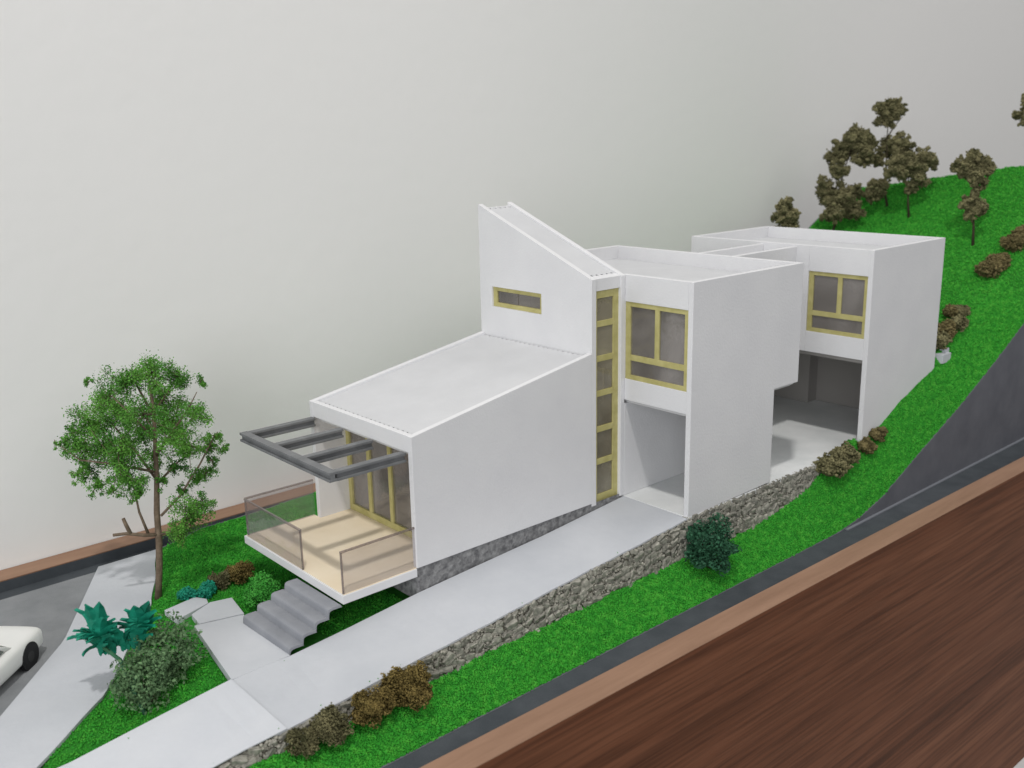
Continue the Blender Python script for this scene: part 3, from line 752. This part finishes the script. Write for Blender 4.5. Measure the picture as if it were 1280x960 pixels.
# ------------------------------------------------------------------ trees on the hill
def gz(x, y): return float(ground(np.array([x]), np.array([y]))[0])
def clump_px(lst, d):
    out = []
    for u, v, rp, dd in lst:
        out.append((at_depth(u, v, d + dd), rp * (d + dd) / CF))
    return out
def hill_tree(name, label, base, trunk_px, lst, m, seed, dens=1.0):
    b = (base[0], base[1], gz(base[0], base[1]) - .2); d = depth_of(b)
    trunks = []
    for tp_ in trunk_px:
        pts = [at_depth(u, v, d + dd) for u, v, dd in tp_]
        trunks.append(pts)
    trunks[0] = [np.array(b)] + trunks[0]
    return foam_tree(name, label, b, trunks, clump_px(lst, d), m, BARKD, 'foam trees on the hill', dens, seed=seed)
hill_tree('foam_tree', 'olive foam tree with rounded crown on a bare trunk above the far block roof', (152, 19), [[(1135, 250, 0), (1136, 205, 0)]],
          [(1136, 205, 20, 0), (1156, 200, 15, 1), (1120, 212, 14, -2), (1148, 220, 14, -1), (1126, 182, 15, 1), (1140, 235, 8, 0)], FOAMD, 21)
hill_tree('foam_tree', 'tallest olive foam tree with a lone tuft on top behind the far block', (157, 27), [[(1106, 240, 0), (1108, 200, 0), (1110, 150, 0)], [(1109, 172, 0), (1118, 158, 0), (1128, 146, 0)]],
          [(1110, 146, 15, 0), (1126, 137, 9, 1), (1101, 134, 8, -1), (1118, 128, 7, 0), (1112, 185, 15, 2), (1098, 200, 8, 2), (1092, 240, 14, -2), (1105, 232, 9, 0)], FOAMD, 22)
hill_tree('foam_tree', 'wide ragged olive foam tree rising behind the far block parapet', (143, 33), [[(1050, 262, 0), (1052, 225, 0), (1064, 185, 0)], [(1052, 240, 0), (1030, 240, 1)]],
          [(1072, 172, 17, 0), (1052, 190, 17, 2), (1082, 192, 14, -1), (1047, 212, 12, 0), (1030, 238, 15, 2), (1052, 248, 19, 0), (1040, 268, 14, -1), (1066, 262, 13, 0), (1068, 240, 10, 1), (1090, 178, 8, 0)], FOAMD, 23)
hill_tree('foam_tree', 'two-tier olive foam tree standing alone on the green slope', (139, -1.5), [[(1217, 285, 0), (1217, 250, 0), (1216, 210, 0)]],
          [(1210, 213, 16, 0), (1230, 207, 14, 1), (1219, 195, 9, 0), (1200, 208, 10, -1), (1222, 224, 12, 0), (1216, 252, 13, 0), (1206, 256, 7, 0), (1222, 263, 9, -1), (1212, 270, 7, 0)], FOAMD, 24)
hill_tree('foam_tree', 'dark foam tree at the far crest of the hill', (163.6, -4.2), [[(1300, 180, 0), (1300, 150, 0)]],
          [(1300, 140, 17, 0), (1284, 133, 9, 0), (1271, 143, 6, 0), (1280, 152, 6, 0), (1310, 115, 12, 0), (1283, 122, 6, 0)], FOAMD, 25)
b = (121, 30.5); zb = gz(*b)
hill_tree('foam_tree', 'small pointed olive foam tree just above the far block roof', b, [[(983, 285, 0), (983, 268, 0)]],
          [(982, 270, 14, 0), (983, 256, 9, 0), (992, 268, 8, 0), (973, 272, 8, 0), (984, 286, 13, 0)], FOAMD, 26)

# bushes on the hill and around the house
def bush(u_or_pt, r, m, label, group=None, name='bush', **k):
    x_, y_ = u_or_pt
    return foam_bush(name, label, (x_, y_, gz(x_, y_) - .1), r, m, group, **k)
def on_ground(u, v, d0=60, d1=330):
    r = pray(u, v)
    for d in np.arange(d0, d1, .4):
        p = CO + r * d
        if p[2] <= gz(p[0], p[1]): return (float(p[0]), float(p[1]))
for (u, v, r, m_, lb) in ((1244, 340, 1.9, FOAMH, 'brown foam clump leaning on the uphill side of the lower slope bush'), (1251, 331, 1.5, FOAMH, 'brown foam clump closing the gap below the upper slope bush'),
                      (1230, 345, 1.5, FOAMH, 'brown foam clump on the far-block side of the lower slope bush'), (1273, 303, 2.0, FOAMH, 'brown foam clump at the uphill end of the shrub line'),
                      (1197, 415, 1.8, FOAMD, 'olive foam clump low in the corner shrubs, on the open grass side'), (1189, 398, 1.6, FOAMH, 'brown foam clump in the corner shrubs, touching the far block wall'), (1201, 396, 1.4, FOAMD, 'small olive foam clump between the corner shrubs and the tiny reddish bush')):
    bush(on_ground(u, v), r, m_, lb, 'shrub line up the slope', lobes=6)
bush((128, -10), 2.2, FOAMH, 'brown foam bush, lower of the pair on the open slope', 'brown hill bushes', lobes=6)
bush((131.2, -10.6), 1.9, FOAMH, 'small brown foam bush tucked between the slope pair', 'brown hill bushes')
bush((137.5, -10), 2.4, FOAMH, 'brown foam bush, upper of the pair on the open slope', 'brown hill bushes', lobes=6)
bush((104.9, -11.2), 2.6, FOAMD, 'olive bush against the rear corner of the far block', lobes=6)
bush((108.4, -11.4), 2.2, FOAMH, 'brownish bush uphill of the far block corner bush', lobes=5)
bush((111.6, -11.0), 1.2, FOAMH, 'tiny reddish brown bush alone above the far block corner')
bush((69.6, -13.3), 2.5, FOAMD, 'largest olive bush at the upper end of the stone wall', 'bushes by the far carport', lobes=6)
bush((73.3, -13.4), 2.2, FOAMD, 'olive bush second in the row by the far carport', 'bushes by the far carport', lobes=5)
bush((78.4, -14.2), 1.5, FOAMH, 'pale brown bush hiding the far block wall foot', 'bushes by the far carport')
bush((81.8, -14.1), 1.45, FOAMH, 'brown bush uphill end of the row along the far block', 'bushes by the far carport')
bush((-11.4, -13.6), 2.75, FOAMB, 'golden brown lichen bush tallest against the stone wall', 'lichen bushes below the wall', lobes=7, n=1900, size=(.06, .16), base=TET)
bush((-16.0, -13.5), 2.35, FOAMB, 'olive brown lichen bush between the tallest and the dull olive one', 'lichen bushes below the wall', lobes=7, n=1500, size=(.06, .16), base=TET)
bush((-20.4, -13.5), 2.2, FOAMD, 'dull olive lichen bush beside the small faded one', 'lichen bushes below the wall', lobes=7, n=1500, size=(.06, .16), base=TET)
bush((-23.8, -13.4), 1.7, FOAMD, 'small faded lichen bush where the low end of the wall tapers', 'lichen bushes below the wall', lobes=6, n=1200, size=(.06, .16), base=TET)
bush((-12.2, 22.6), 1.9, FOAMB, 'brown lichen bush in the grass beside the terrace', lobes=5, n=1100, size=(.06, .16), base=TET)
bush((-14.9, 22.6), 1.5, FOAMD, 'dark olive lichen bush between the brown bush and teal bushes', lobes=5, n=900, size=(.06, .16), base=TET)
bush((-17.2, 21.9), 1.25, TEAL, 'teal green ball bush at the path corner', n=300, size=(.12, .28))
bush((-19.0, 23.2), 1.2, TEAL, 'dark teal bush nearest the leafy tree trunk', n=300, size=(.12, .28))
bush((-12.9, 14.2), 2.5, LEAFL, 'bright lime moss cushion beside the grey steps', squash=(1.1, 1.1, .6), lobes=6, n=2600, size=(.07, .17), base=TET)

# round dark bush by the wall: leafy ball
def leafy_bush(name, label, c, r, m, seed, n=2600, size=(.14, .34), squash=(1, 1, .9)):
    rg = np.random.default_rng(seed)
    t = empty(name, c, label, 'bush')
    P = ball((c[0], c[1], c[2] + r * .88), r, n, rg, .45, squash)
    P[:, 2] = np.maximum(P[:, 2], c[2])
    crumb_obj('foliage', P, rg.uniform(size[0], size[1], len(P)), rg, m, t, LEA)
    bm = bmesh.new()
    for k in range(16):
        a = rg.uniform(0, 6.28); e = rg.uniform(.2, 1.4); q = np.array(c) + np.array([math.cos(a) * math.cos(e), math.sin(a) * math.cos(e), .25 + math.sin(e)]) * r * .8
        add_tube(bm, [np.array(c), (np.array(c) + q) / 2 + rg.normal(0, .15, 3), q], [.14, .1, .05], 5)
    from_bm('stems', bm, BARKD, t)
    return t
leafy_bush('round_bush', 'round dark green bush against the stone wall', (37.4, -14.6, gz(37.4, -14.6) - .1), 3.7, DKBUSH, 31, n=5200)
leafy_bush('shrub', 'grey-green twiggy shrub on the grass triangle by the spiky plant', (-28.0, 8.0, gz(-28.0, 8.0) - .1), 3.6, SHRUB, 32, n=3000, size=(.12, .32))
leafy_bush('shrub', 'low grey-green shrub around the spiky plant stem', (-31.7, 4.9, gz(-31.7, 4.9) - .1), 3.25, SHRUB, 33, n=3000, size=(.12, .3))

# ------------------------------------------------------------------ spiky teal plant
pb = np.array([-32.6, 2.9, gz(-32.6, 2.9)]); SP = empty('spiky_plant', pb, 'teal spiky two-headed plant on the grass triangle', 'plant')
dS = depth_of(pb); rg = np.random.default_rng(40)
heads = [at_depth(124, 805, dS + 2.5), at_depth(176, 795, dS + 4.5)]
bm = bmesh.new()
add_tube(bm, [pb, at_depth(165, 860, dS + 1), at_depth(150, 825, dS + 2), heads[0]], [.24, .24, .22, .2])
add_tube(bm, [at_depth(165, 865, dS + .8), at_depth(172, 830, dS + 3), heads[1]], [.24, .22, .2])
from_bm('stem', bm, DKBUSH, SP, smooth=True)
def spike_leaf(bm, p, d, ln, wd):
    d = Vector(d).normalized(); s = d.cross(Vector((0.2, 0.5, 0.9))).normalized(); n = s.cross(d)
    p = Vector(p); pts = []
    for t_, w_, l_ in ((0, .25, 0), (.3, .8, .06), (.55, 1, .12), (.8, .6, .08), (1.0, .02, -.02)):
        c = p + d * ln * t_ + n * l_ * ln
        pts.append((bm.verts.new(c - s * wd * w_ + n * .12 * wd), bm.verts.new(c - n * .25 * wd), bm.verts.new(c + s * wd * w_ + n * .12 * wd)))
    for a, b_ in zip(pts, pts[1:]):
        bm.faces.new((a[0], a[1], b_[1], b_[0])); bm.faces.new((a[1], a[2], b_[2], b_[1]))
right, up = CR[0], np.array([0, 0, 1.0])
for hi, (hd, lst) in enumerate(zip(heads, ([(-1.3, .25, 3.6), (-1.2, .65, 3.3), (-.5, 1, 4.6), (-.15, 1, 5.0), (.12, 1, 5.0), (.35, 1, 4.2), (.8, .9, 3.2), (1.1, .7, 2.6), (-.8, .5, 2.5), (.1, .5, 2.6), (-.3, -.2, 2)],
                                           [(-.8, 1, 3.0), (-.4, 1, 3.6), (0, 1, 4.2), (.3, 1, 4.3), (.6, 1, 3.6), (1, .8, 2.8), (-1.2, .6, 2.6), (.1, .4, 2.4), (-.3, .3, 2.2)]))):
    for a, b_, ln in lst:
        bm = bmesh.new(); dd = right * a + up * b_ + CR[2] * rg.uniform(-.7, .5) * .6
        spike_leaf(bm, hd - dd * .1, dd, ln, rg.uniform(.75, 1.0))
        from_bm('leaf', bm, TEAL, SP)
    for k in range(12):
        bm = bmesh.new(); aa = rg.uniform(0, 6.28); spike_leaf(bm, hd, (math.cos(aa), math.sin(aa), rg.uniform(.3, 1.6)), rg.uniform(2.2, 3.6), .8)
        from_bm('leaf', bm, TEAL, SP)

for k in range(16):     # ragged leaves filling the middle of the clump
    bm = bmesh.new(); c0 = heads[0] * (1 - k / 15) + heads[1] * (k / 15) - up * rg.uniform(.2, 1.6)
    spike_leaf(bm, c0, right * rg.uniform(-.7, .7) + up * rg.uniform(.5, 1.2) + CR[2] * rg.uniform(-.6, .4), rg.uniform(2.0, 3.4), rg.uniform(.6, .85))
    from_bm('leaf', bm, TEAL, SP)
# ------------------------------------------------------------------ leafy tree at the left
tb = np.array([-21.0, 28.2, gz(-21.0, 28.2) - .15]); LT = empty('leafy_tree', tb, 'tall leafy green tree with twiggy trunk beside the sidewalk', 'tree')
dT = depth_of(tb); rg = np.random.default_rng(50)
def P_(u, v, dd=0): return at_depth(u, v, dT + dd)
bm = bmesh.new()
main = [tb, P_(199, 715), P_(199, 680), P_(196, 640), P_(196, 600), P_(194, 555), P_(192, 510), P_(186, 475), P_(182, 452)]
add_tube(bm, main, [.46, .42, .42, .38, .33, .27, .2, .14, .06], 8)
br = [[P_(199, 668), P_(180, 669, -1), P_(158, 667, -2), P_(141, 669, -2.5)], [P_(163, 667, -1.8), P_(157, 655, -2), P_(154, 648, -2.2)],
      [P_(186, 669, -.6), P_(174, 640, -1), P_(168, 612, -2), P_(158, 580, -3)], [P_(201, 645), P_(225, 620, 1), P_(250, 580, 2), P_(268, 545, 2.5), P_(272, 540, 2.5)],
      [P_(199, 668), P_(215, 664, -1), P_(240, 655, -2)], [P_(196, 600), P_(170, 565, 2), P_(140, 530, 3), P_(112, 512, 3)],
      [P_(195, 570), P_(215, 540, -3), P_(235, 512, -4), P_(246, 490, -4)], [P_(194, 550), P_(165, 520, -3), P_(140, 495, -4)],
      [P_(192, 515), P_(210, 490, 2), P_(222, 470, 3)], [P_(195, 590), P_(140, 580, -3), P_(100, 575, -4), P_(72, 555, -4)], [P_(192, 520), P_(170, 480, 3), P_(165, 460, 4)],
      [P_(196, 605), P_(225, 575, 4), P_(255, 560, 5)]]
for q in br:
    n = len(q); add_tube(bm, q, [(.27 if len(q) < 5 and q[0][2] < main[3][2] and q[-1][0] < tb[0] - 2 and q[-1][2] < main[3][2] + 1 else .2) * (1 - (.2 if q[-1][2] < main[3][2] + 1 else .75) * i / (n - 1)) for i in range(n)], 6)
clumps = [(190, 468, 26, 0), (160, 480, 22, 2), (222, 472, 18, 2), (135, 500, 24, -2), (112, 528, 24, 2), (100, 560, 20, -2), (130, 558, 25, 3), (150, 588, 24, -3), (172, 600, 16, -2),
          (215, 528, 24, 4), (240, 518, 17, -4), (236, 556, 22, 2), (258, 590, 12, 3), (262, 560, 12, 3), (96, 592, 9, -3), (122, 608, 12, -2), (180, 520, 22, -5), (175, 545, 22, 5), (236, 645, 22, -2), (252, 630, 14, -2),
          (228, 665, 14, -2), (205, 500, 20, 5), (250, 478, 7, -3), (84, 552, 7, -3), (108, 478, 6, 2), (270, 545, 9, 2.5), (150, 520, 22, 5), (265, 575, 8, 3), (280, 560, 6, 3), (70, 556, 5, -4), (140, 615, 7, -3), (205, 600, 9, 0), (112, 590, 12, 2), (165, 618, 9, -2), (218, 585, 12, 3), (245, 600, 10, 3), (225, 612, 8, 1), (192, 575, 14, 4), (148, 560, 20, -4), (90, 540, 10, 2), (210, 550, 16, -4)]
LP, twl = [], []
for u, v, r, dd in clumps:
    c = P_(u, v, dd); rr = r * dT / CF
    n = int(520 * rr * rr) + 100
    sub = c + rg.normal(size=(max(5, int(rr * 11)), 3)) * rr * .50
    for s_ in sub:
        k = max(5, n // len(sub)); LP.append(s_ + rg.normal(size=(k, 3)) * min(rr * .2, .5))
        twl.append((c, s_))
for c, s_ in twl:
    e_ = s_ + (s_ - c) * .25; add_tube(bm, [c, (c + s_) / 2 + rg.normal(0, .2, 3), e_], [.05, .045, .02], 4)
from_bm('trunk', bm, BARK, LT, smooth=True)
LP = np.concatenate(LP)
crumb_obj('crown', LP, rg.uniform(.07, .20, len(LP)), rg, LEAF, LT, LEA)

# ------------------------------------------------------------------ small white block by the far corner
wb = bmesh.new(); zq = gz(104.6, -13.0); add_box(wb, 103.0, 106.0, -13.9, -12.3, zq - 1.0, zq + .55, .05); add_box(wb, 105.0, 106.2, -13.4, -12.2, zq + .5, zq + 1.3, .05)
tag(from_bm('garden_step', wb, PAPER, None, org=(104.6, -13, zq - 1)), 'small pale stepped block beside the far block corner', 'step')

# ------------------------------------------------------------------ parked car
hd = np.array([0.715, 0.70]); lf = np.array([-0.70, 0.715]); corner = np.array([-35.6, 24.3]); CLn, CWd = 18.5, 7.4
cc = corner - hd * CLn / 2 + lf * CWd / 2
CAR = empty('parked_car', (0, 0, 0), 'white toy car parked on the grey road beside the sidewalk', 'car')
CAR.location = Vector((cc[0], cc[1], -7.04)) * U; CAR.rotation_euler = (0, 0, math.atan2(hd[1], hd[0]))
def cl(name, bm, m, parent=CAR, smooth=True): return from_bm(name, bm, m, parent, smooth=smooth)
ORG[CAR] = np.zeros(3)
def loft(secs, seg=20, p=4.0):
    """secs: (x, halfwidth, z0, z1) superellipse sections"""
    bm = bmesh.new(); rings = []
    for x, hw, z0, z1 in secs:
        ring = []
        for k in range(seg):
            a = 2 * math.pi * (k + .5) / seg; c, s = math.cos(a), math.sin(a)
            ring.append(bm.verts.new((x, hw * math.copysign(abs(c) ** (2 / p), c), (z0 + z1) / 2 + (z1 - z0) / 2 * math.copysign(abs(s) ** (2 / p), s))))
        rings.append(ring)
    for a, b_ in zip(rings, rings[1:]):
        for k in range(seg): bm.faces.new((a[k], a[(k + 1) % seg], b_[(k + 1) % seg], b_[k]))
    bm.faces.new(rings[0][::-1]); bm.faces.new(rings[-1])
    return bm
hl = CLn / 2
cl('body', loft([(-hl, 2.9, 1.2, 2.8), (-hl + .35, 3.45, .9, 3.2), (-hl + 1.5, 3.6, .75, 3.4), (-3, 3.7, .7, 3.55), (2.2, 3.7, .7, 3.6), (3.6, 3.68, .7, 3.62), (hl - 2, 3.62, .75, 3.5), (hl - .5, 3.5, .85, 3.4), (hl - .12, 3.3, 1.0, 3.2), (hl, 2.9, 1.4, 2.9)], 28, 5.0), CARW)
cab = loft([(-6.4, 2.9, 3.3, 3.6), (-4.4, 2.75, 3.3, 5.3), (-1.0, 2.75, 3.3, 5.6), (1.2, 2.7, 3.3, 5.35), (3.7, 3.0, 3.3, 3.62)], 24, 4.0)
cl('cabin', cab, CARW)
for s in (-1, 1):
    bm = bmesh.new(); add_prism(bm, [(-4.6, s * 2.82, 3.75), (2.5, s * 2.9, 3.75), (0.9, s * 2.72, 5.05), (-3.9, s * 2.72, 5.05)], [(-4.6, s * 2.6, 3.75), (2.5, s * 2.6, 3.75), (0.9, s * 2.5, 5.05), (-3.9, s * 2.5, 5.05)])
    cl('side_window', bm, CARGL, smooth=False)
    for xx in (-5.6, 5.8):
        bm = bmesh.new(); add_tube(bm, [(xx, s * 2.5, 1.3), (xx, s * 3.73, 1.3)], [1.3, 1.26], 24)
        wh = cl('wheel', bm, BLACK, smooth=False)
        bm = bmesh.new(); add_tube(bm, [(xx, s * 3.6, 1.3), (xx, s * 3.76, 1.3)], [.72, .6], 16); cl('hub', bm, HUB, wh, False)
        bm = bmesh.new(); add_tube(bm, [(xx, s * 3.2, 1.32), (xx, s * 3.71, 1.32)], [1.62, 1.62], 24)   # black disc painting in the shade of the wheel opening
        cl('arch_shade_disc', bm, BLACK, smooth=False)
    bm = bmesh.new(); add_box(bm, hl - .28, hl + .03, s * 2.7 - .45, s * 2.7 + .45, 2.05, 2.65, .08); cl('headlight', bm, LAMP, smooth=False)
bm = bmesh.new(); add_prism(bm, [(1.55, -2.3, 5.18), (1.55, 2.3, 5.18), (3.45, 2.6, 3.78), (3.45, -2.6, 3.78)], [(1.1, -2.3, 5.0), (1.1, 2.3, 5.0), (3.0, 2.6, 3.6), (3.0, -2.6, 3.6)])
cl('windscreen', bm, CARGL, smooth=False)
bm = bmesh.new(); add_box(bm, hl - .3, hl + .12, -3.1, 3.1, .9, 1.35, .1); cl('bumper', bm, CHROME, smooth=False)
